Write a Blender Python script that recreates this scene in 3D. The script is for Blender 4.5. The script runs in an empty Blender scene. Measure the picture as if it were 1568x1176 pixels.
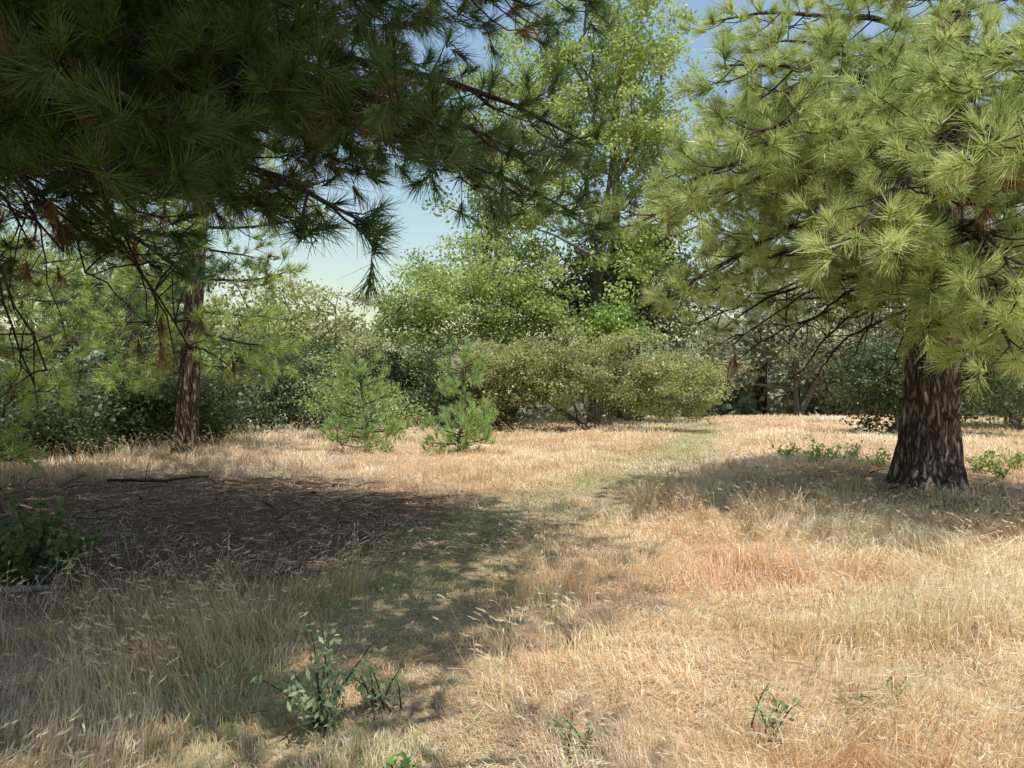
import bpy, math, numpy as np
from mathutils import Vector
rng=np.random.default_rng(7)
# ---------------------------------------------------------------- helpers
def norm(v):
    return v/np.maximum(np.linalg.norm(v,axis=-1,keepdims=True),1e-9)
class MB:
    def __init__(s): s.v=[];s.c=[];s.idx=[];s.tot=[];s.n=0
    def add(s,v,f,c):
        v=np.asarray(v,np.float32).reshape(-1,3); f=np.asarray(f,np.int64)
        c=np.asarray(c,np.float32)
        if c.ndim==1: c=np.broadcast_to(c,(len(v),3))
        s.v.append(v);s.c.append(c);s.idx.append((f+s.n).ravel());s.tot.append(np.full(len(f),f.shape[1]));s.n+=len(v)
    def build(s,name,mat,parent=None,smooth=False):
        me=bpy.data.meshes.new(name)
        v=np.concatenate(s.v);c=np.concatenate(s.c);idx=np.concatenate(s.idx);tot=np.concatenate(s.tot)
        me.vertices.add(len(v));me.vertices.foreach_set('co',v.ravel())
        me.loops.add(len(idx));me.loops.foreach_set('vertex_index',idx.astype(np.int32))
        me.polygons.add(len(tot))
        st=np.concatenate([[0],np.cumsum(tot)[:-1]])
        me.polygons.foreach_set('loop_start',st.astype(np.int32))
        if smooth: me.polygons.foreach_set('use_smooth',np.ones(len(tot),bool))
        me.update(calc_edges=True)
        a=me.attributes.new('Col','FLOAT_COLOR','POINT')
        cc=np.ones((len(v),4),np.float32);cc[:,:3]=c
        a.data.foreach_set('color',cc.ravel())
        me.materials.append(mat)
        o=bpy.data.objects.new(name,me);bpy.context.collection.objects.link(o)
        if parent: o.parent=parent
        return o
def empty(name,loc=(0,0,0)):
    o=bpy.data.objects.new(name,None);bpy.context.collection.objects.link(o);return o
def tube(mb,P,R,n=6,col=(.1,.07,.05),rough=0,vr=None):
    P=np.asarray(P,float);R=np.asarray(R,float);k=len(P)
    T=norm(np.gradient(P,axis=0))
    ref=np.array([0,0,1.]) if abs(T[:,2]).mean()<.8 else np.array([1.,0,0])
    S=norm(np.cross(T,ref));U=np.cross(S,T)
    a=np.linspace(0,2*np.pi,n,endpoint=False)
    rr=R[:,None]*np.ones(n)
    if vr is not None: rr=rr*vr
    V=P[:,None]+rr[...,None]*(np.cos(a)[None,:,None]*S[:,None]+np.sin(a)[None,:,None]*U[:,None])
    i=np.arange(k-1)[:,None]*n;j=np.arange(n)[None];j2=(j+1)%n
    F=np.stack([i+j,i+j2,i+n+j2,i+n+j],-1).reshape(-1,4)
    mb.add(V.reshape(-1,3),F,col)
def sticks(mb,P0,P1,r,col):
    P0=np.asarray(P0,float);P1=np.asarray(P1,float);m=len(P0)
    if m==0:return
    T=norm(P1-P0);S=norm(np.cross(T,np.array([.31,.52,.8])));U=np.cross(S,T)
    a=np.arange(3)*2*np.pi/3
    ring=(np.cos(a)[None,:,None]*S[:,None]+np.sin(a)[None,:,None]*U[:,None])
    r=np.broadcast_to(np.asarray(r,float),(m,))[:,None,None]
    V=np.concatenate([P0[:,None]+ring*r,P1[:,None]+ring*r*.6],1)
    b=np.arange(m)[:,None,None]*6
    F=np.array([[0,1,4,3],[1,2,5,4],[2,0,3,5]])[None]+b
    mb.add(V.reshape(-1,3),F.reshape(-1,4),col)
def tufts(mb,P,D,C,n,L,w,rg,sp=(.35,1.15),back=.14):
    P=np.asarray(P);D=norm(np.asarray(D));C=np.asarray(C);m=len(P)
    if m==0:return
    rnd=norm(rg.normal(size=(m,n,3)))
    Dn=D[:,None]
    perp=norm(rnd-(rnd*Dn).sum(-1,keepdims=True)*Dn)
    ang=rg.uniform(sp[0]*.3,sp[1],(m,n,1))
    d=Dn*np.cos(ang)+perp*np.sin(ang)
    ts=rg.uniform(.75,1.15,(m,1,1))
    l=L*ts*rg.uniform(.7,1.1,(m,n,1))
    base=P[:,None]-Dn*rg.uniform(0,back,(m,n,1))*ts
    tip=base+d*l; tip[...,2]-=rg.uniform(0,.18,(m,n))*l[...,0]
    side=norm(np.cross(d,norm(rg.normal(size=(m,n,3)))))*w*.5
    V=np.stack([base-side,base+side,tip+side*.25,tip-side*.25],2)
    b=np.arange(m*n)[:,None]*4
    c=C[:,None,:]*rg.uniform(.75,1.25,(m,n,1))
    c=np.repeat(c.reshape(-1,3),4,0)
    mb.add(V.reshape(-1,3),b+np.arange(4)[None],c)
def leaves(mb,P,size,C,rg,up=.6,asp=.55):
    m=len(P)
    nrm=norm(rg.normal(size=(m,3))+np.array([0,-.25,up]))
    t=norm(np.cross(nrm,rg.normal(size=(m,3))));s=np.cross(nrm,t)
    sz=(size*rg.uniform(.6,1.3,m))[:,None]
    V=np.stack([P-t*sz*.5,P+s*sz*asp*.5-nrm*sz*.08,P+t*sz*.5-nrm*sz*.12,P-s*sz*asp*.5-nrm*sz*.08],1)
    b=np.arange(m)[:,None]*4
    mb.add(V.reshape(-1,3),b+np.arange(4)[None],np.repeat(C,4,0))
_tab=np.random.default_rng(3).random((256,256))
def vn(x,y,s,o=0):
    x=np.asarray(x,float)/s+o*17.3+1000;y=np.asarray(y,float)/s+o*9.1+1000
    xi=np.floor(x).astype(int);yi=np.floor(y).astype(int);fx=x-xi;fy=y-yi
    fx=fx*fx*(3-2*fx);fy=fy*fy*(3-2*fy)
    g=lambda a,b:_tab[a%256,b%256]
    return (g(xi,yi)*(1-fx)+g(xi+1,yi)*fx)*(1-fy)+(g(xi,yi+1)*(1-fx)+g(xi+1,yi+1)*fx)*fy
def sst(a,b,x):
    t=np.clip((x-a)/(b-a),0,1);return t*t*(3-2*t)
EDGE=np.array([(-60,-20),(-12,4),(-8.8,11),(-7.6,16),(-6.3,23),(-3,28),(0,31),(8,35),(60,40)],float)
def segdist(x,y,PL):
    d=np.full(np.shape(x),1e9)
    for a,b in zip(PL[:-1],PL[1:]):
        ab=b-a;t=np.clip(((x-a[0])*ab[0]+(y-a[1])*ab[1])/(ab@ab),0,1)
        d=np.minimum(d,np.hypot(x-a[0]-t*ab[0],y-a[1]-t*ab[1]))
    return d
def gz(x,y):
    x=np.asarray(x,float);y=np.asarray(y,float)
    d=segdist(x,y,EDGE)*np.where(y>np.interp(x,EDGE[:,0],EDGE[:,1]),1,-1)
    z=-2.6*sst(0,16,d)
    z=z+(vn(x,y,3.1)-.5)*.14+(vn(x,y,.9,2)-.5)*.05
    return z+sst(75,240,np.hypot(x,y))*(14+8*vn(x,y,60,4))
PATH=np.array([(-.6,1),(-.5,3),(-.6,5),(-.7,7.5),(.3,10),(2,13),(4.2,18),(6.2,24),(7.5,31),(8,36)],float)
# ---------------------------------------------------------------- materials
def foliage_mat(name,trans=.35,rough=.5,spec=.3,gain=1.0):
    m=bpy.data.materials.new(name);m.use_nodes=True;nt=m.node_tree;nt.nodes.clear()
    o=nt.nodes.new('ShaderNodeOutputMaterial');mx=nt.nodes.new('ShaderNodeMixShader')
    t=nt.nodes.new('ShaderNodeBsdfTranslucent')
    a=nt.nodes.new('ShaderNodeAttribute');a.attribute_name='Col'
    h=nt.nodes.new('ShaderNodeHueSaturation');h.inputs['Value'].default_value=1.5*gain;h.inputs['Saturation'].default_value=1.05
    if spec>0:
        p=nt.nodes.new('ShaderNodeBsdfPrincipled');p.inputs['Roughness'].default_value=rough;p.inputs['Specular IOR Level'].default_value=spec
        nt.links.new(a.outputs['Color'],p.inputs['Base Color'])
    else:
        p=nt.nodes.new('ShaderNodeBsdfDiffuse');nt.links.new(a.outputs['Color'],p.inputs['Color'])
    nt.links.new(a.outputs['Color'],h.inputs['Color']);nt.links.new(h.outputs[0],t.inputs['Color'])
    mx.inputs[0].default_value=trans
    nt.links.new(p.outputs[0],mx.inputs[1]);nt.links.new(t.outputs[0],mx.inputs[2])
    nt.links.new((mx if trans>0 else p).outputs[0],o.inputs[0])
    return m
def bark_mat(name,dark,mid,pale,scale=1.,bump=.6):
    m=bpy.data.materials.new(name);m.use_nodes=True;nt=m.node_tree;p=nt.nodes['Principled BSDF']
    tc=nt.nodes.new('ShaderNodeTexCoord');mp=nt.nodes.new('ShaderNodeMapping');mp.inputs['Scale'].default_value=(9*scale,9*scale,2.4*scale)
    v=nt.nodes.new('ShaderNodeTexVoronoi');v.feature='DISTANCE_TO_EDGE';v.inputs['Scale'].default_value=1.4
    n=nt.nodes.new('ShaderNodeTexNoise');n.inputs['Scale'].default_value=1.6;n.inputs['Detail'].default_value=9;n.inputs['Roughness'].default_value=.75
    n0=nt.nodes.new('ShaderNodeTexNoise');n0.inputs['Scale'].default_value=.9;n0.inputs['Detail'].default_value=5
    mixv=nt.nodes.new('ShaderNodeVectorMath');mixv.operation='MULTIPLY_ADD';mixv.inputs[1].default_value=(2.6,2.6,2.6)
    nt.links.new(tc.outputs['Object'],mp.inputs[0]);nt.links.new(mp.outputs[0],n.inputs[0]);nt.links.new(mp.outputs[0],n0.inputs[0])
    nt.links.new(n0.outputs['Color'],mixv.inputs[0]);nt.links.new(mp.outputs[0],mixv.inputs[2]);nt.links.new(mixv.outputs[0],v.inputs['Vector'])
    r=nt.nodes.new('ShaderNodeValToRGB');r.color_ramp.elements[0].position=0;r.color_ramp.elements[0].color=(*dark,1)
    r.color_ramp.elements[1].position=.5;r.color_ramp.elements[1].color=(*pale,1);e=r.color_ramp.elements.new(.16);e.color=(*mid,1)
    mul=nt.nodes.new('ShaderNodeMath');mul.operation='MULTIPLY'
    nt.links.new(v.outputs['Distance'],mul.inputs[0]);nt.links.new(n.outputs['Fac'],mul.inputs[1])
    ml2=nt.nodes.new('ShaderNodeMath');ml2.operation='MULTIPLY';ml2.inputs[1].default_value=2.1;nt.links.new(mul.outputs[0],ml2.inputs[0])
    nt.links.new(ml2.outputs[0],r.inputs[0]);nt.links.new(r.outputs[0],p.inputs['Base Color'])
    b=nt.nodes.new('ShaderNodeBump');b.inputs['Strength'].default_value=bump;b.inputs['Distance'].default_value=.06
    nt.links.new(ml2.outputs[0],b.inputs['Height']);nt.links.new(b.outputs[0],p.inputs['Normal'])
    p.inputs['Roughness'].default_value=.9;p.inputs['Specular IOR Level'].default_value=.15
    return m
needle_m=foliage_mat('pine_needles',.32,.36,.6)
leaf_m=foliage_mat('broad_leaves',.38,.42,.45)
grass_m=foliage_mat('dry_grass',.35,.5,0,.9)
litter_m=foliage_mat('litter',.0,.8,0)
pbark=bark_mat('pine_bark',(.03,.022,.018),(.14,.095,.075),(.55,.46,.4),.75,1.)
tbark=bark_mat('twig_bark',(.03,.022,.018),(.07,.05,.04),(.13,.1,.08),3,.4)
obark=bark_mat('oak_bark',(.05,.043,.038),(.2,.175,.15),(.38,.34,.3),2,.5)
gm=bpy.data.materials.new('ground');gm.use_nodes=True;nt=gm.node_tree;p=nt.nodes['Principled BSDF']
a=nt.nodes.new('ShaderNodeAttribute');a.attribute_name='Col'
tc=nt.nodes.new('ShaderNodeTexCoord');n1=nt.nodes.new('ShaderNodeTexNoise');n1.inputs['Scale'].default_value=26;n1.inputs['Detail'].default_value=8;n1.inputs['Roughness'].default_value=.75
nt.links.new(tc.outputs['Object'],n1.inputs[0])
r1=nt.nodes.new('ShaderNodeValToRGB');r1.color_ramp.elements[0].position=.25;r1.color_ramp.elements[0].color=(.4,.36,.33,1);r1.color_ramp.elements[1].position=.78;r1.color_ramp.elements[1].color=(1.5,1.45,1.35,1)
mm=nt.nodes.new('ShaderNodeMixRGB');mm.blend_type='MULTIPLY';mm.inputs[0].default_value=1
nt.links.new(n1.outputs['Fac'],r1.inputs[0]);nt.links.new(a.outputs['Color'],mm.inputs[1]);nt.links.new(r1.outputs[0],mm.inputs[2]);nt.links.new(mm.outputs[0],p.inputs['Base Color'])
b=nt.nodes.new('ShaderNodeBump');b.inputs['Strength'].default_value=.5;b.inputs['Distance'].default_value=.02;nt.links.new(n1.outputs['Fac'],b.inputs['Height']);nt.links.new(b.outputs[0],p.inputs['Normal'])
p.inputs['Roughness'].default_value=.95;p.inputs['Specular IOR Level'].default_value=.1
# ---------------------------------------------------------------- ground
def litter_mask(x,y):
    m=1-sst(2.6,4.8,np.hypot((x+5.2)*.75,(y-8.9))+ (vn(x,y,1.3,5)-.5)*2.4)
    m2=(1-sst(1.2,3.2,np.hypot(x-6.4,y-11.)+(vn(x,y,1.,6)-.5)*1.5))*.6
    return np.maximum(m,m2)
N=420
t=np.linspace(-1,1,N);sx=np.sinh(t*6.2)/np.sinh(6.2)*900
X,Y=np.meshgrid(sx,sx+8,indexing='ij')
Z=gz(X,Y)
lm=litter_mask(X,Y)[...,None];pd=segdist(X,Y,PATH)
gcol=np.array([.46,.34,.22])*(1-lm)+np.array([.19,.125,.085])*lm
beyond=sst(1,6,segdist(X,Y,EDGE)*np.where(Y>np.interp(X,EDGE[:,0],EDGE[:,1]),1,-1))[...,None]
gcol=gcol*(1-beyond)+np.array([.16,.15,.08])*beyond
pm=(1-sst(.2,.9,pd))[...,None]*.7
gcol=gcol*(1-pm)+np.array([.34,.30,.18])*pm
g=MB();i=np.arange(N-1)[:,None]*N+np.arange(N-1)[None]
g.add(np.stack([X,Y,Z],-1).reshape(-1,3),np.stack([i,i+N,i+N+1,i+1],-1).reshape(-1,4),gcol.reshape(-1,3))
g.build('ground',gm,smooth=True)
# ---------------------------------------------------------------- pines
def limb_curve(st,en,k,rg,sag=0,wob=.06):
    t=np.linspace(0,1,k)[:,None];L=np.linalg.norm(en-st)
    P=st+(en-st)*t
    P[:,2]+=sag*4*(t*(1-t))[:,0]
    w=np.cumsum(rg.normal(size=(k,3)),0)*wob*L/k;w-=w[0]
    return P+w*np.sin(t*np.pi*.5)
def pine(name,x,y,H,zc,R,nbr,tn,L,w,cols,seed,r0,lean=(0,0),extra=(),tw=1.,dead=.04,flare=.45,secd=4.5,skip=None,updip=.35,bare=(),spread=1.15,ters=.22,dt=.15):
    rg=np.random.default_rng(seed);root=empty(name)
    z0=float(gz(x,y))-.15
    k=60;hz=np.linspace(0,1,k)**1.3
    TP=np.stack([x+lean[0]*hz*H+.12*np.sin(hz*5+seed)*hz,y+lean[1]*hz*H+.1*np.sin(hz*4)*hz,z0+hz*H],1)
    TR=r0*(1-hz)**.8+.015+r0*flare*np.exp(-hz*H/.45)
    n=40;aa=np.linspace(0,2*np.pi,n,endpoint=False)[None]
    zz=hz[:,None]*H
    vr=1+.10*np.sin(aa*5+1+zz*.3)*np.exp(-zz/.8)+.05*np.sin(aa*13+np.sin(zz*2)*2)+rg.normal(size=(k,n))*.025
    mt=MB();tube(mt,TP,TR,n,vr=vr);mt.build('trunk',pbark,root,True)
    at=lambda h:np.array([np.interp(h,TP[:,2]-z0,TP[:,c]) for c in range(3)])
    mb=MB();mf=MB();TPs=[];TDs=[];TC=[];s0=[];s1=[];sr=[]
    brs=[]
    az=rg.uniform(0,6.28)
    for q in range(nbr):
        u=(q+.5)/nbr;h=zc+(H*.97-zc)*u
        az+=2.4+rg.normal()*.3
        ln=R(u)*rg.uniform(.7,1.12)
        el=-.12+.75*u+rg.normal()*.1
        st=at(h);en=st+np.array([math.cos(az)*math.cos(el),math.sin(az)*math.cos(el),math.sin(el)])*ln
        if skip is not None and skip(en,h): continue
        brs.append((st,en,rg.uniform(-.12,.02)*ln*.6,1.))
    for e in extra:
        st=at(e[0]);brs.append((st,np.array(e[1],float),e[2],e[3] if len(e)>3 else 1.))
    for e in bare:   # dead, needle-less limbs with twigs
        st=at(e[0]);P=limb_curve(st,np.array(e[1],float),18,rg,e[2],.2);ln=np.linalg.norm(P[-1]-P[0])
        tube(mb,P,np.linspace(.035,.008,18),6)
        for q in range(int(ln*6)):
            j=rg.integers(5,18);d=norm(rg.normal(size=3)+np.array([0,0,-.6]));Q=limb_curve(P[j],P[j]+d*rg.uniform(.25,.9),7,rg,.07,.3)
            if Q[-1,2]<1.15: continue
            tube(mb,Q,np.linspace(.009,.003,7),4)
            if rg.random()<dt and Q[-1,2]>1.6: TPs.append(Q[-1]);TDs.append(np.array([0.1,0,-1.]));TC.append(cols[2])
    for st,en,sag,dens in brs:
        ln=np.linalg.norm(en-st);k2=max(6,int(ln*3))
        P=limb_curve(st,en,k2,rg,sag)
        rr=(.010+.009*ln)*(1-np.linspace(0,1,k2))**.7+.006
        tube(mb,P,rr,6)
        ns=int(ln*secd*tw*dens)+2
        T=norm(np.gradient(P,axis=0))
        sgn=1
        for q in range(ns):
            t=.22+.78*(q+rg.random())/ns;t=min(t,.995);f=t*(k2-1);i0=int(f);a=f-i0
            pp=P[i0]*(1-a)+P[min(i0+1,k2-1)]*a;td=T[i0]
            sgn=-sgn;ang=sgn*rg.uniform(.5,1.15)
            c,s=math.cos(ang),math.sin(ang)
            d=np.array([td[0]*c-td[1]*s,td[0]*s+td[1]*c,td[2]+rg.normal()*.25-.12]);d/=np.linalg.norm(d)
            sl=min(.3+.42*ln*(1-t)*rg.uniform(.6,1.3)+.1*rg.random(),1.7)
            kk=5;Q=limb_curve(pp,pp+d*sl,kk,rg,-.10*sl,.12);Q[:,2]+=np.linspace(0,1,kk)**2*.22*sl
            tube(mb,Q,np.linspace(.008+.004*sl,.004,kk),4)
            dd=Q[-1]-Q[-2];dd/=np.linalg.norm(dd)
            TPs.append(Q[-1]);TDs.append(dd+np.array([0,0,updip]));
            isd=rg.random()<dead*(1.6-t)
            TC.append(cols[2] if isd else None)
            nt_=int(sl/ters)
            for r_ in range(nt_):
                tt=.25+.7*(r_+rg.random())/max(nt_,1);f2=tt*(kk-1);j0=min(int(f2),kk-2);a2=f2-j0
                pq=Q[j0]*(1-a2)+Q[j0+1]*a2
                d2=norm(d*.6+rg.normal(size=3)*.6+np.array([0,0,.12]))
                l2=rg.uniform(.1,.3);e2=pq+d2*l2
                s0.append(pq);s1.append(e2);sr.append(.005)
                TPs.append(e2);TDs.append(d2+np.array([0,0,updip]));TC.append(cols[2] if (isd or rg.random()<dead*.4) else None)
        TPs.append(P[-1]);TDs.append(T[-1]+np.array([0,0,updip]));TC.append(None)
    if s0: sticks(mb,s0,s1,sr,(.1,.07,.05))
    TPs=np.array(TPs);TDs=np.array(TDs)
    c0,c1=np.array(cols[0]),np.array(cols[1])
    u=rg.random((len(TPs),1))*.7+.3*vn(TPs[:,0],TPs[:,1]+TPs[:,2],1.2)[:,None]
    C=c0*(1-u)+c1*u
    for i,c in enumerate(TC):
        if c is not None:C[i]=np.array(c)*rg.uniform(.6,1.2)
    hi=TPs[:,2]>1.6+.62*np.maximum(TPs[:,1],0)+1.0   # upper crown: fewer, stouter needles
    tufts(mf,TPs[~hi],TDs[~hi],C[~hi],tn,L,w,rg,(.35,spread))
    tufts(mf,TPs[hi],TDs[hi],C[hi],max(12,int(tn*.38)),L,w*2.4,rg,(.35,spread))
    mb.build('branches',tbark,root,True);mf.build('needles',needle_m,root)
    print(name,'tufts',len(TPs))
    return root
DD=(.25,.14,.07)
GR=((.035,.08,.02),(.12,.19,.04),DD)
GR2=((.25,.32,.10),(.64,.69,.28),DD)  # right pine: needle colour paled in place of glare haze
GR3=((.26,.34,.09),(.54,.62,.2),DD)
def prof(a,b):
    return lambda u:a*(1-u)**.75+b*min(1,u*8)*(1-u)
def nskip(en,h):
    if en[1]<2.2 and en[0]>-4 and h<6: return True
    if en[0]>-1.0 and en[1]>8 : return True
    if en[0]>-5 and en[1]>8.5 and h<6.: return True
    return False
ex=[(4.2,(-.6,5.2,3.4),.5),(4.8,(.5,6.0,3.1),.7),(5.2,(-.2,7.6,3.9),.8),(5.6,(-2.2,4.4,3.4),.5),(5.9,(.1,5.6,4.4),.5),(4.5,(-2.6,6.2,3.3),.5),
    (5.0,(-3.2,4.6,3.3),.4),(5.5,(-1.3,6.3,3.7),.6),(6.2,(-.8,4.6,4.0),.5),(6.5,(-.9,9.,5.3),.5),
    (4.4,(-.85,4.2,2.55),.5),(4.8,(-1.9,3.7,2.9),.5),(5,(.2,4.6,3.1),.5),(4.3,(-1.6,5.0,2.9),.5),(4.6,(-2.3,5.3,3.2),.5),(5.2,(.75,6.4,3.7),.6),(5,(-.3,4.0,3.0),.5),
    (6.8,(-2.4,11.2,6.4),.5),(7,(.2,8.2,6.8),.4),(7.6,(-2,3.5,6.4),.3),(3.6,(-4.6,6.9,2.9),.6,.4),
    (6,(.8,6.9,5.1),.4),(5.4,(-3.9,5.4,3.8),.4),(4.7,(-4.1,6.6,3.8),.5),
    (7.5,(1.3,4.8,6.6),.3),(8,(1.6,6.4,7),.3),(7,(-1.,2.8,5.6),.3),(6.4,(-2.4,1.8,5.),.3),(8.4,(-.3,3.4,7.5),.3),(8.6,(1.9,5.6,7.6),.3),(7.8,(1.5,7.4,7.6),.3),(9,(1.2,5.2,8.2),.3),(8.2,(1.,7.6,7.8),.3),  # this row and the next: unseen high limbs added to spread the ground shade
    (8.8,(2.3,4.7,7.4),.3),(9.2,(2.2,6.6,8.4),.3),(8.4,(2.0,5.2,6.8),.3),(8.5,(-2.6,11.6,8.2),.3),(8.2,(-4.6,12.2,8.),.3),(8.8,(-1.2,10.4,8.6),.3)]
br=[(4.,(-2.6,6.0,2.2),.9),(3.8,(-4.3,6.8,1.9),.9),(4.2,(-3.3,7.4,2.3),.8),(4.,(-4.7,7.4,1.7),.8),(4.4,(-2.4,7.6,2.9),.5),(4.3,(-3.6,6.0,2.4),.7),(4.1,(-2.9,5.2,2.5),.8)]
pine('added_shade_pine',-6.6,8.,14,4.2,prof(5.6,1.2),90,72,.21,.006,GR,11,.42,extra=ex,skip=nskip,flare=.4,secd=4.1,bare=br,spread=1.05,ters=.24,dt=.2)
# pine added to shade the near ground, trunk out of view left of viewer
def pskip(en,h):
    return (en[0]>1.9) or (en[1]>6.6) or (en[0]>.2 and en[1]>4.6) 
pine('added_shade_pine',-3.9,.9,14,5.0,prof(5.6,1.3),84,36,.28,.013,GR,13,.42,flare=.4,secd=4.,skip=pskip,
     extra=[(7,(-.2,4.6,5.6),.4),(7.4,(-1.6,6.0,6.2),.4),(6.8,(.3,3.4,5.5),.4),(7.2,(-3.2,6.6,5.8),.4),(8.4,(1.5,4.2,7),.3),(7.9,(1.0,2.8,6.8),.3),(9,(-.6,5.4,8),.3),(8.6,(1.7,3.4,7.4),.3)])
ex2=[(4.2,(3.2,8.6,3.9),.35),(4.6,(4.6,7.6,3.6),.35),(5.2,(2.6,9.4,4.9),.4),(3.7,(5.9,7.4,2.7),.4),(3.2,(3.1,11.2,2.4),.5,.6),(5.8,(3.0,8.9,5.6),.3),
     (3.9,(7.2,7.2,3.5),.4),(4.8,(6.4,6.6,4.3),.3),(7,(2.8,10.3,6.6),.3),(3.0,(8.2,8.6,2.0),.4),(5.3,(1.9,9.9,4.3),.5),(3.4,(4.5,9.6,2.9),.4),(6,(5.4,6.9,5.1),.3),
     (4.4,(1.35,8.6,3.45),.6),(4.,(1.75,8.8,2.7),.6),(4.6,(1.9,8.0,3.9),.5),(4.3,(2.9,6.2,2.85),.6),(4.8,(3.6,5.7,3.5),.5),(3.9,(4.5,6.6,2.3),.5),(3.6,(5.5,7.4,1.9),.5),(3.7,(2.4,9.4,2.6),.5),
     (5.4,(4.1,5.8,4.3),.4),(3.5,(5.9,8.0,1.9),.4),(5,(2.3,7.3,4.0),.5),(5.6,(2.2,8.0,5.1),.4),(7.4,(3.2,8,7),.3),(3.4,(4.5,6.5,1.75),.5,.8),(3.3,(4.9,6.9,1.65),.4,.8),(3.7,(4.3,6.2,2.5),.5,.8),(3.2,(6.2,8.2,1.55),.4)]
br2=[(3.4,(4.2,10.8,1.7),.3),(3.2,(3.6,11.8,1.9),.3),(3.6,(4.6,9.6,1.9),.4),(3.,(5.2,10.2,1.6),.3),(3.3,(8.3,10.4,1.6),.3),(2.9,(4.9,12.6,1.6),.3),(3.5,(3.9,10.2,2.4),.3),(3.7,(2.6,10.6,2.5),.3),(3.3,(3.2,10.4,2.0),.4)]
pine('added_shade_pine',6.45,11.5,13,3.1,prof(3.1,1.),42,80,.235,.0085,GR2,23,.40,lean=(.055,0),extra=ex2,flare=.5,secd=3.5,bare=br2,dead=.02,spread=1.1,ters=.28,dt=.05)
pine('added_shade_pine',-7.35,16.6,12.5,1.9,prof(2.6,.8),44,46,.25,.013,GR3,31,.23,lean=(.05,0),flare=.25,secd=3.4,tw=.9)
pine('added_shade_pine',-11.2,12.6,12,1.0,prof(3.8,.6),44,46,.26,.012,GR3,37,.25,flare=.3,secd=3.4)
pine('added_shade_pine',-11.8,23,13,2.5,prof(3.2,.8),40,24,.32,.02,((.06,.10,.035),(.17,.22,.07),DD),39,.26,flare=.25,secd=3.2)
pine('added_shade_pine',4.8,34,19,4,prof(2.6,.8),50,16,.4,.035,((.08,.12,.05),(.17,.22,.09),DD),41,.3,secd=3)
pine('added_shade_pine',14.5,43,22,4,prof(4.6,.8),50,18,.45,.04,((.16,.21,.11),(.3,.34,.19),DD),43,.35,secd=2.4)
def sap(x,y,H,R,seed,k=1):
    pine('pine_sapling',x,y,H,.2,lambda u:R*(1-u)**.6*(.6+.4*min(1,u*5)),int(24*k),40,.21,.013,((.22,.34,.10),(.42,.55,.2),DD),seed,.035,flare=.2,secd=2.,updip=1.2,dead=0,spread=.9)
sap(-3.5,17.6,2.25,.9,51);sap(-1.25,20,2.75,.95,52,.8);sap(-1.2,17.2,.9,.8,53,.7)
# ---------------------------------------------------------------- broadleaf trees
def crown_pts(ell,nc,rg):
    vol=np.array([e[3]*e[4]*e[5] for e in ell])**.8;vol/=vol.sum();out=[]
    for e,f in zip(ell,vol):
        m=max(3,int(nc*f));d=norm(rg.normal(size=(m,3)));r=rg.random((m,1))**.45
        r*=.8+.35*vn(d[:,0]*3+e[0],d[:,2]*3+e[1],1.)[:,None]
        out.append(np.array(e[:3])+d*r*np.array(e[3:6]))
    return np.concatenate(out)
def broad(name,x,y,ell,nc,lpc,size,csig,cols,seed,r0=.2,nl=26,stems=1,up=.8,asp=.6):
    rg=np.random.default_rng(seed);root=empty(name);z0=float(gz(x,y))-.1
    ell=[(x+e[0],y+e[1],z0+e[2],*e[3:]) for e in ell]
    C=crown_pts(ell,nc,rg)
    mb=MB();nodes=[]
    for s in range(stems):
        a=rg.uniform(0,6.28);ox=np.array([math.cos(a),math.sin(a),0])*(.25 if stems>1 else 0)
        main=max(ell,key=lambda e:e[2]) if s==0 else ell[rg.integers(len(ell))]
        en=np.array([main[0],main[1],main[2]+main[5]*.5])
        P=limb_curve(np.array([x,y,z0])+ox,en,14,rg,0,.1)
        tube(mb,P,np.linspace(r0*(1 if stems==1 else .6),.03,14)+.25*r0*np.exp(-np.arange(14)*1.2),9);nodes+=list(P[3:])
    idx=rg.choice(len(C),min(nl,len(C)),replace=False)
    for i in idx:
        nd=np.array(nodes);e=C[i];dz=nd[:,2]<e[2]-.2*(e[2]-z0)*0.5
        dd=np.linalg.norm(nd-e,axis=1)+np.where(dz,0,5);j=dd.argmin()
        P=limb_curve(nd[j],e,8,rg,.05*dd[j],.12);ln=np.linalg.norm(e-nd[j])
        tube(mb,P,np.linspace(min(r0*.5,.02+.022*ln),.012,8),6);nodes+=list(P[2:])
    nd=np.array(nodes)
    D=((C[:,None]-nd[None])**2).sum(-1);j=D.argmin(1)
    sticks(mb,nd[j],C,.012,(.1,.08,.06))
    mb.build('trunk_and_limbs',obark,root,True)
    m=len(C);off=rg.normal(size=(m,lpc,3))*np.array([1,1,.62])*csig*rg.uniform(.6,1.3,(m,1,1))
    Pn=(C[:,None]+off).reshape(-1,3)
    c0,c1=np.array(cols[0]),np.array(cols[1])
    u=(rg.random((m,1,1))*.6+rg.random((m,lpc,1))*.4)
    Cc=(c0*(1-u)+c1*u).reshape(-1,3)
    Pn[:,2]=np.maximum(Pn[:,2],gz(Pn[:,0],Pn[:,1])+.05)
    mf=MB();leaves(mf,Pn,size,Cc,rg,up,asp);mf.build('leaves',leaf_m,root)
OAK=((.22,.28,.08),(.50,.57,.19));DK=((.05,.075,.03),(.15,.19,.065));OL=((.23,.245,.09),(.46,.46,.19));GY=((.28,.29,.18),(.5,.5,.32))  # GY: greens greyed and paled to stand in for distance haze
MD=((.13,.17,.06),(.32,.37,.14))
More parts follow.
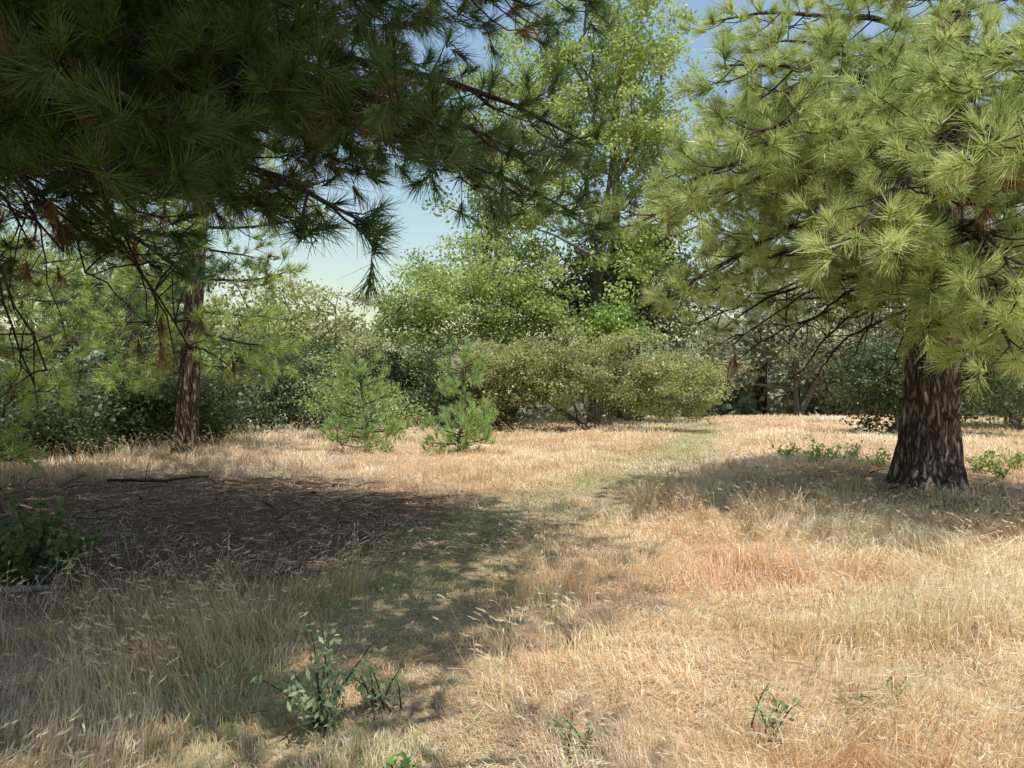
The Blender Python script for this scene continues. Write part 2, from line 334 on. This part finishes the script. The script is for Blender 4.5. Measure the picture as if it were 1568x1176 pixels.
broad('oak_tree',3.4,29.5,[(0,0,12,3.2,3,3.6),(-2.2,0,9,2.4,2.2,3),(2.2,0,13,2.4,2.4,3.5),(.6,0,16.5,3.,3,3),(-2.6,.5,14,2,2,2.4),(1.2,-1,7,2.4,2,2.4),(3.4,0,9.5,2,2,2.2)],360,115,.17,.35,OAK,61,.28,60,3)
broad('oak_tree',-1.,28.5,[(-1,0,5.2,3.1,2.6,2.3),(1.2,-.6,5.6,2.2,2,1.7),(-2.8,0,4,1.9,2,2.2),(1,0,3.6,2.6,2,2)],270,110,.14,.32,OAK,62,.22,40,3)
broad('oak_tree',-1.4,34,[(0,0,11,2.4,2.4,4),(-1.2,0,14,1.6,2,3),(.8,0,8,3,2.4,3),(1,0,15.5,2,2,2.4)],150,75,.2,.38,((.19,.25,.08),(.4,.46,.17)),63,.2,50,3)
broad('oak_tree',5.2,31.5,[(0,0,5.5,3.2,2.5,3.2),(-2.5,0,4.5,2.5,2,3)],220,80,.2,.46,((.08,.115,.045),(.2,.25,.09)),64,.25,30,2)
broad('young_oak',3.6,28,[(0,0,3.9,1.7,1,.7)],50,80,.15,.3,((.22,.33,.08),(.45,.56,.18)),65,.05,10,2)
broad('coffeeberry_shrub',2.6,25.5,[(-2.9,0,1.75,1.9,1.6,1.6),(-.8,-.3,2.05,2.,1.8,1.65),(1.4,-.2,1.95,2.,1.8,1.6),(3.1,-.3,1.55,1.5,1.6,1.35),(-3.6,0,2.3,1,1,1)],500,95,.10,.20,OL,66,.06,60,8,1.1)
broad('shrub',-4.3,20.5,[(0,0,1.1,1.2,1,1.05),(-1,.6,1.7,.7,.8,1.0),(.9,.8,.9,.8,.8,.8)],110,70,.08,.22,((.22,.3,.1),(.42,.5,.19)),67,.03,25,5)
broad('shrub',-2.3,26,[(0,0,1.3,1.6,1.2,1.5),(1.6,0,1.,1.3,1,1.2)],110,80,.12,.28,DK,68,.04,25,5)
for (x,y,w,h) in [(-12,17.5,2.2,2.1),(-9.6,20,2.,2.4),(-14.5,20,2.6,3),(-10.5,24,2.6,3.4),(-7.4,27,2.2,3.6),(-13,27,3,4),(-17,24,3,4.5),(-4.8,30,2,3.6)]:
    broad('live_oak_shrub',x,y,[(0,0,h*.55,w,w*.8,h*.5),(w*.6,0,h*.45,w*.6,w*.6,h*.4),(-w*.6,0,h*.5,w*.6,w*.6,h*.45)],140,75,.13,.26,DK,int(100+x*3+y),.06,30,5)
broad('oak_tree',-13.5,30,[(0,0,6.2,3.4,3,2.8),(3,0,4.6,2.3,2.4,2.4),(-3,0,7.2,2.6,2.4,2.6)],210,80,.18,.36,MD,71,.25,45,2)
broad('oak_tree',-22,30,[(0,0,7,4,3.4,4),(4,0,6,2.6,2.6,3),(-3,0,9,3,3,3)],230,75,.21,.4,MD,72,.28,45,2)
broad('oak_tree',-7.8,33,[(0,0,4.2,2.4,2.4,2.6),(-2.4,0,5.4,2,2,2.2)],160,75,.19,.36,((.3,.32,.13),(.5,.5,.23)),73,.2,35,2)
broad('oak_tree',11.8,23,[(0,0,1.7,2.,1.6,1.4),(2.2,0,2,1.8,1.6,1.6)],230,75,.13,.3,DK,74,.12,30,3)
broad('oak_tree',17.5,26,[(0,0,3,3,2.5,2.8),(3,0,3.6,2.5,2.4,3)],240,75,.17,.38,MD,75,.2,35,3)
broad('oak_tree',14.5,38,[(0,0,5,3.2,3,3.2),(-4.5,0,4,2.6,2.4,2.6),(4,0,6.4,3,3,3.4)],280,75,.22,.48,GY,76,.25,50,3)
broad('oak_tree',26,36,[(0,0,6,4,3,4),(-4,0,9,3,3,3.4)],240,75,.24,.5,GY,77,.25,40,2)
rg=np.random.default_rng(9);dm=MB();Ps=[];Cs=[]
for q in range(150):
    a=rg.uniform(-.95,.95);d=rg.uniform(44,95);x=math.sin(a)*d;y=math.cos(a)*d
    h=rg.uniform(4,8.);w=rg.uniform(2.2,4.8);z=float(gz(x,y))
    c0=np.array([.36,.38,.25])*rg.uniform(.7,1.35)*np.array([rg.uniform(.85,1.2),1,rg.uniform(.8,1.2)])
    m=50;dv=norm(rg.normal(size=(m,3)));C=np.array([x,y,z+h*.5])+dv*(rg.random((m,1))**.4)*np.array([w,w,h*.55])
    Pn=(C[:,None]+rg.normal(size=(m,26,3))*.6).reshape(-1,3);Ps.append(Pn);Cs.append(np.repeat(c0*rg.uniform(.7,1.3,(m,1)),26,0))
leaves(dm,np.concatenate(Ps),.5,np.concatenate(Cs),rg,.7,.8);dm.build('distant_trees',leaf_m)
# ---------------------------------------------------------------- grass
rg=np.random.default_rng(12);M=500000
r=(1.1**.5+(46**.5-1.1**.5)*rg.random(M))**(1/.5)
a=rg.uniform(-.78,.78,M);x=np.sin(a)*r;y=np.cos(a)*r
L_=litter_mask(x,y);pdist=segdist(x,y,PATH)+(vn(x,y,.8,3)-.5)*.6
dE=segdist(x,y,EDGE)*np.where(y>np.interp(x,EDGE[:,0],EDGE[:,1]),1,-1)
keep=(rg.random(M)>L_*.86)&(dE<6)&(rg.random(M)<.5+.75*vn(x,y,.35,8))
x,y,r,L_,pdist,dE=[q[keep] for q in (x,y,r,L_,pdist,dE)];m=len(x);print('blades',m)
clump=.6*vn(x,y,.5,11)+.4*vn(x,y,.19,31);big=vn(x,y,2.6,12);mid_=vn(x,y,1.0,33)
h=(.05+.38*clump**2.*(.35+big))*rg.uniform(.5,1.4,m)
h*=np.where(pdist<.5,.5,1)*(1-.5*L_)*np.where(pdist<.9,.8,1)*(1+.45*sst(0,3,x-.5)*(1-sst(7,12,r)))
h=np.where((dE>-1.2)&(x<0),h*1.6,h)
wd=(.0016+.00062*r)*rg.uniform(.7,1.4,m)
la=(vn(x,y,1.7,14)*5+vn(x,y,.4,15)*4.-2.)+rg.normal(size=m)*.8
lean=(.35+1.1*vn(x,y,.7,16))*rg.uniform(.4,1.5,m)
lv=np.stack([np.cos(la),np.sin(la),np.zeros(m)],1)
B=np.stack([x,y,gz(x,y)-.01],1)
upv=np.array([0,0,1.])
midp=B+(upv*.55+lv*(lean*.28)[:,None])*h[:,None]
tip=B+(upv*(1-.5*np.clip(lean,0,1.6))[:,None]+lv*(lean*1.0)[:,None])*h[:,None]
sa=la+np.pi/2+rg.normal(size=m)*.6;S=np.stack([np.cos(sa),np.sin(sa),np.zeros(m)],1)*wd[:,None]*.5
V0=np.stack([B-S,B+S,midp+S*.8,midp-S*.8,tip],1)
straw=np.array([.92,.78,.52]);rust=np.array([.72,.45,.25]);pale=np.array([.95,.88,.71]);grey=np.array([.60,.52,.44]);green=np.array([.42,.48,.21])
u=np.clip(rg.random(m)*.45+big*.8+mid_*.6-.42,0,1);col=rust*(1-u)[:,None]+straw*u[:,None]
pk=(rg.random(m)<.10+.32*mid_*big*1.6)[:,None];col=np.where(pk,pale,col)
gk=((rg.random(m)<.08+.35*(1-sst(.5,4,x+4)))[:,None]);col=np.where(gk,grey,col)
gpatch=sst(.30,.6,vn(x,y,1.6,21))*sst(1.5,.3,pdist)
gn=(rg.random(m)<.03+.55*gpatch)[:,None];col=np.where(gn,green*rg.uniform(.7,1.3,(m,1)),col)
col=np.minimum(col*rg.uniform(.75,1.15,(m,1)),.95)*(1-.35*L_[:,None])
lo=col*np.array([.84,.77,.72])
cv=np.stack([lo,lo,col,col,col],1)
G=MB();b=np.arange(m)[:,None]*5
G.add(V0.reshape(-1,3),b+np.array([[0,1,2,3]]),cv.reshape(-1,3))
G.idx.append((b+np.array([[3,2,4]])).ravel());G.tot.append(np.full(m,3))
ok=np.where((r<24)&(pdist>.45)&(L_<.5)&(clump>.5))[0]
k=rg.choice(ok,5500,replace=False)
bb=B[k];hh=(.14+.26*clump[k])*rg.uniform(.8,1.4,len(k))*(1+.3*(dE[k]>-2));ll=lv[k]*(lean[k]*.7)[:,None]
tp=bb+(upv+ll)*hh[:,None];ww=(.0013+.0004*r[k])
sticks(G,bb,tp,ww*.5,(.8,.62,.38))
nn=6;dirn=norm(ll+upv*.4+lv[k]*.8)
base=tp[:,None]+dirn[:,None]*(np.arange(nn)/nn*.045)[None,:,None]
dd=norm(dirn[:,None]+rg.normal(size=(len(k),nn,3))*.22);tl=base+dd*rg.uniform(.02,.045,(len(k),nn,1))
sd=norm(np.cross(dd,rg.normal(size=(len(k),nn,3))))*(ww[:,None,None]*.8)
V=np.stack([base-sd*.3,base+(tl-base)*.35-sd,tl,base+(tl-base)*.35+sd],2)
G.add(V.reshape(-1,3),np.arange(len(k)*nn)[:,None]*4+np.arange(4)[None],np.repeat(np.array([[.9,.78,.56]])*rg.uniform(.7,1.03,(len(k)*nn,1)),4,0))
G.build('dry_grass',grass_m)
# ---------------------------------------------------------------- litter
rg=np.random.default_rng(14);M=90000
r=1.5*(22/1.5)**rg.random(M);a=rg.uniform(-.85,.85,M);x=np.sin(a)*r;y=np.cos(a)*r
kp=rg.random(M)<.1+litter_mask(x,y);x,y,r=x[kp],y[kp],r[kp];m=len(x)
c=np.stack([x,y,gz(x,y)+rg.uniform(.005,.03,m)],1);an=rg.uniform(0,6.28,m);d=np.stack([np.cos(an),np.sin(an),rg.normal(size=m)*.15],1)*rg.uniform(.03,.08,(m,1))
s=np.stack([-np.sin(an),np.cos(an),rg.normal(size=m)*.5],1)*(.0010+.0003*r)[:,None]
LM=MB();V=np.stack([c-d-s,c-d+s,c+d+s,c+d-s],1)
lc=np.array([.40,.27,.19])*rg.uniform(.4,1.6,(m,1));LM.add(V.reshape(-1,3),np.arange(m)[:,None]*4+np.arange(4)[None],np.repeat(lc,4,0))
LM.build('pine_needle_litter',litter_m)
FB=MB()
for q in range(90):
    x=rg.uniform(-8,-1.5);y=rg.uniform(5,12.5)
    if rg.random()<.2:x=rg.uniform(4,9);y=rg.uniform(8,14)
    an=rg.uniform(0,6.28);ln=rg.uniform(.12,.5);p0=np.array([x,y,float(gz(x,y))+.03]);p1=p0+np.array([math.cos(an)*ln,math.sin(an)*ln,rg.uniform(0,.1)])
    tube(FB,limb_curve(p0,p1,6,rg,.02,.25),np.linspace(rg.uniform(.005,.014),.003,6),5)
FB.build('fallen_twigs',tbark,None,True)
def log(name,p0,p1,r,mat,seed):
    rg=np.random.default_rng(seed);mb=MB();P=limb_curve(np.array(p0,float),np.array(p1,float),14,rg,0,.12)
    R=r*np.linspace(1,.6,14);R[0]*=.1;R[-1]*=.1;P[0]=P[1]-(P[2]-P[1])*.02;P[-1]=P[-2]+(P[-2]-P[-3])*.02
    tube(mb,P,R,12,vr=1+rg.normal(size=(14,12))*.09)
    for q in range(3):
        j=rg.integers(3,11);d=norm(rg.normal(size=3)+np.array([0,0,1.]))
        tube(mb,limb_curve(P[j],P[j]+d*rg.uniform(.1,.3),5,rg,0,.1),np.linspace(r*.35,.005,5),6)
    mb.build(name,mat,None,True)
grey_m=bark_mat('weathered_wood',(.12,.1,.085),(.28,.25,.22),(.45,.42,.38),2.5,.4)
log('fallen_branch',(-3.8,5.35,.1),(-3.2,5.45,.1),.028,grey_m,1)
log('fallen_branch',(-6.75,10.9,.1),(-6.35,11.1,.25),.05,grey_m,2)
log('fallen_branch',(-6.6,11.8,.06),(-4.8,12.1,.08),.025,tbark,3)
# ---------------------------------------------------------------- weeds / small plants
def weed(name,x,y,h,ns,spread,lsz,lpc,cols,seed,asp=.42):
    rg=np.random.default_rng(seed);root=empty(name);z=float(gz(x,y));mb=MB();P=[]
    for s in range(ns):
        a=rg.uniform(0,6.28);q=rg.random()**.6;e=np.array([x+math.cos(a)*spread*q,y+math.sin(a)*spread*q,z+h*rg.uniform(.55,1.05)*(1-.35*q)])
        C=limb_curve(np.array([x+rg.normal()*.04,y+rg.normal()*.04,z]),e,10,rg,.03,.06);tube(mb,C,np.linspace(.005,.0015,10),5)
        for t in np.linspace(.15,1,lpc):
            f=t*9;i=min(int(f),8);P.append(C[i]*(1-(f-i))+C[i+1]*(f-i)+rg.normal(size=3)*lsz*.45)
    mb.build('stems',tbark,root,True);P=np.array(P);u=rg.random((len(P),1));mf=MB()
    leaves(mf,P,lsz,np.array(cols[0])*(1-u)+np.array(cols[1])*u,rg,.5,asp);mf.build('leaves',leaf_m,root)
SG=((.24,.31,.16),(.42,.5,.27))
weed('leafy_weed',-.86,3.35,.56,14,.3,.05,34,SG,1,.36)
weed('leafy_weed',-.62,3.5,.3,8,.2,.045,20,SG,8,.36)
weed('leafy_weed',1.15,3.2,.26,7,.2,.035,18,SG,2)
weed('leafy_weed',1.75,3.5,.2,6,.25,.035,14,SG,3)
weed('leafy_weed',.25,3.,.24,6,.12,.04,16,SG,4)
weed('leafy_weed',-.42,2.75,.2,5,.1,.05,12,((.22,.35,.08),(.35,.5,.14)),5)
weed('live_oak_seedling',-3.85,5.9,.8,46,.62,.07,30,((.06,.11,.03),(.15,.22,.07)),7,.6)
BG=((.22,.32,.07),(.4,.52,.13))
for i,(px,d,h) in enumerate([(1205,15,.35),(1245,14.2,.55),(1268,14.4,.4),(1310,14.8,.55),(1345,13.6,.5),(1500,13.5,.5),(1535,12.6,.6),(1555,14,.5)]):
    weed('oak_seedling',(px-784)/1132*d,d,h,9,.35,.1,12,BG,20+i)
rg=np.random.default_rng(77);gp=MB();pts=[]
for q in range(420):
    t=rg.uniform(2,len(PATH)-2);i=int(t);c=PATH[i]*(1-t+i)+PATH[i+1]*(t-i)
    x,y=c+rg.normal(size=2)*.45
    z=float(gz(x,y));pts.append(np.array([x,y,z+.08])+rg.normal(size=(18,3))*np.array([.13,.13,.05])*(1 if y<12 else 1.6))
P=np.concatenate(pts);u=rg.random((len(P),1));leaves(gp,P,.045,np.array([.22,.28,.11])*(1-u)+np.array([.4,.46,.2])*u,rg,.9,.3)
gp.build('trail_clover',leaf_m)
# ---------------------------------------------------------------- light, sky, camera
S=Vector((.12,-.27,.95)).normalized();el=math.asin(S.z);az=math.atan2(S.x,S.y)
w=bpy.data.worlds.new('World');bpy.context.scene.world=w;w.use_nodes=True;nt=w.node_tree
sk=nt.nodes.new('ShaderNodeTexSky');sk.sky_type='NISHITA';sk.sun_disc=False;sk.sun_elevation=el;sk.sun_rotation=az;sk.air_density=1.9;sk.dust_density=.6;sk.ozone_density=2.6
bg=nt.nodes['Background'];bg.inputs[1].default_value=.15;nt.links.new(sk.outputs[0],bg.inputs[0])
sl=bpy.data.lights.new('sun','SUN');sl.energy=5;sl.angle=math.radians(.5);sl.color=(1,.97,.92)
so=bpy.data.objects.new('sun',sl);bpy.context.collection.objects.link(so);so.rotation_euler=(-S).to_track_quat('-Z','Y').to_euler()
cd=bpy.data.cameras.new('camera');cd.lens=26;cd.sensor_width=36;cd.clip_start=.05;cd.clip_end=3000
co=bpy.data.objects.new('camera',cd);bpy.context.collection.objects.link(co);co.location=(0,0,1.6);co.rotation_euler=(math.radians(90),0,0)
sc=bpy.context.scene;sc.camera=co;sc.view_settings.view_transform='Standard';sc.view_settings.look='None';sc.view_settings.exposure=0
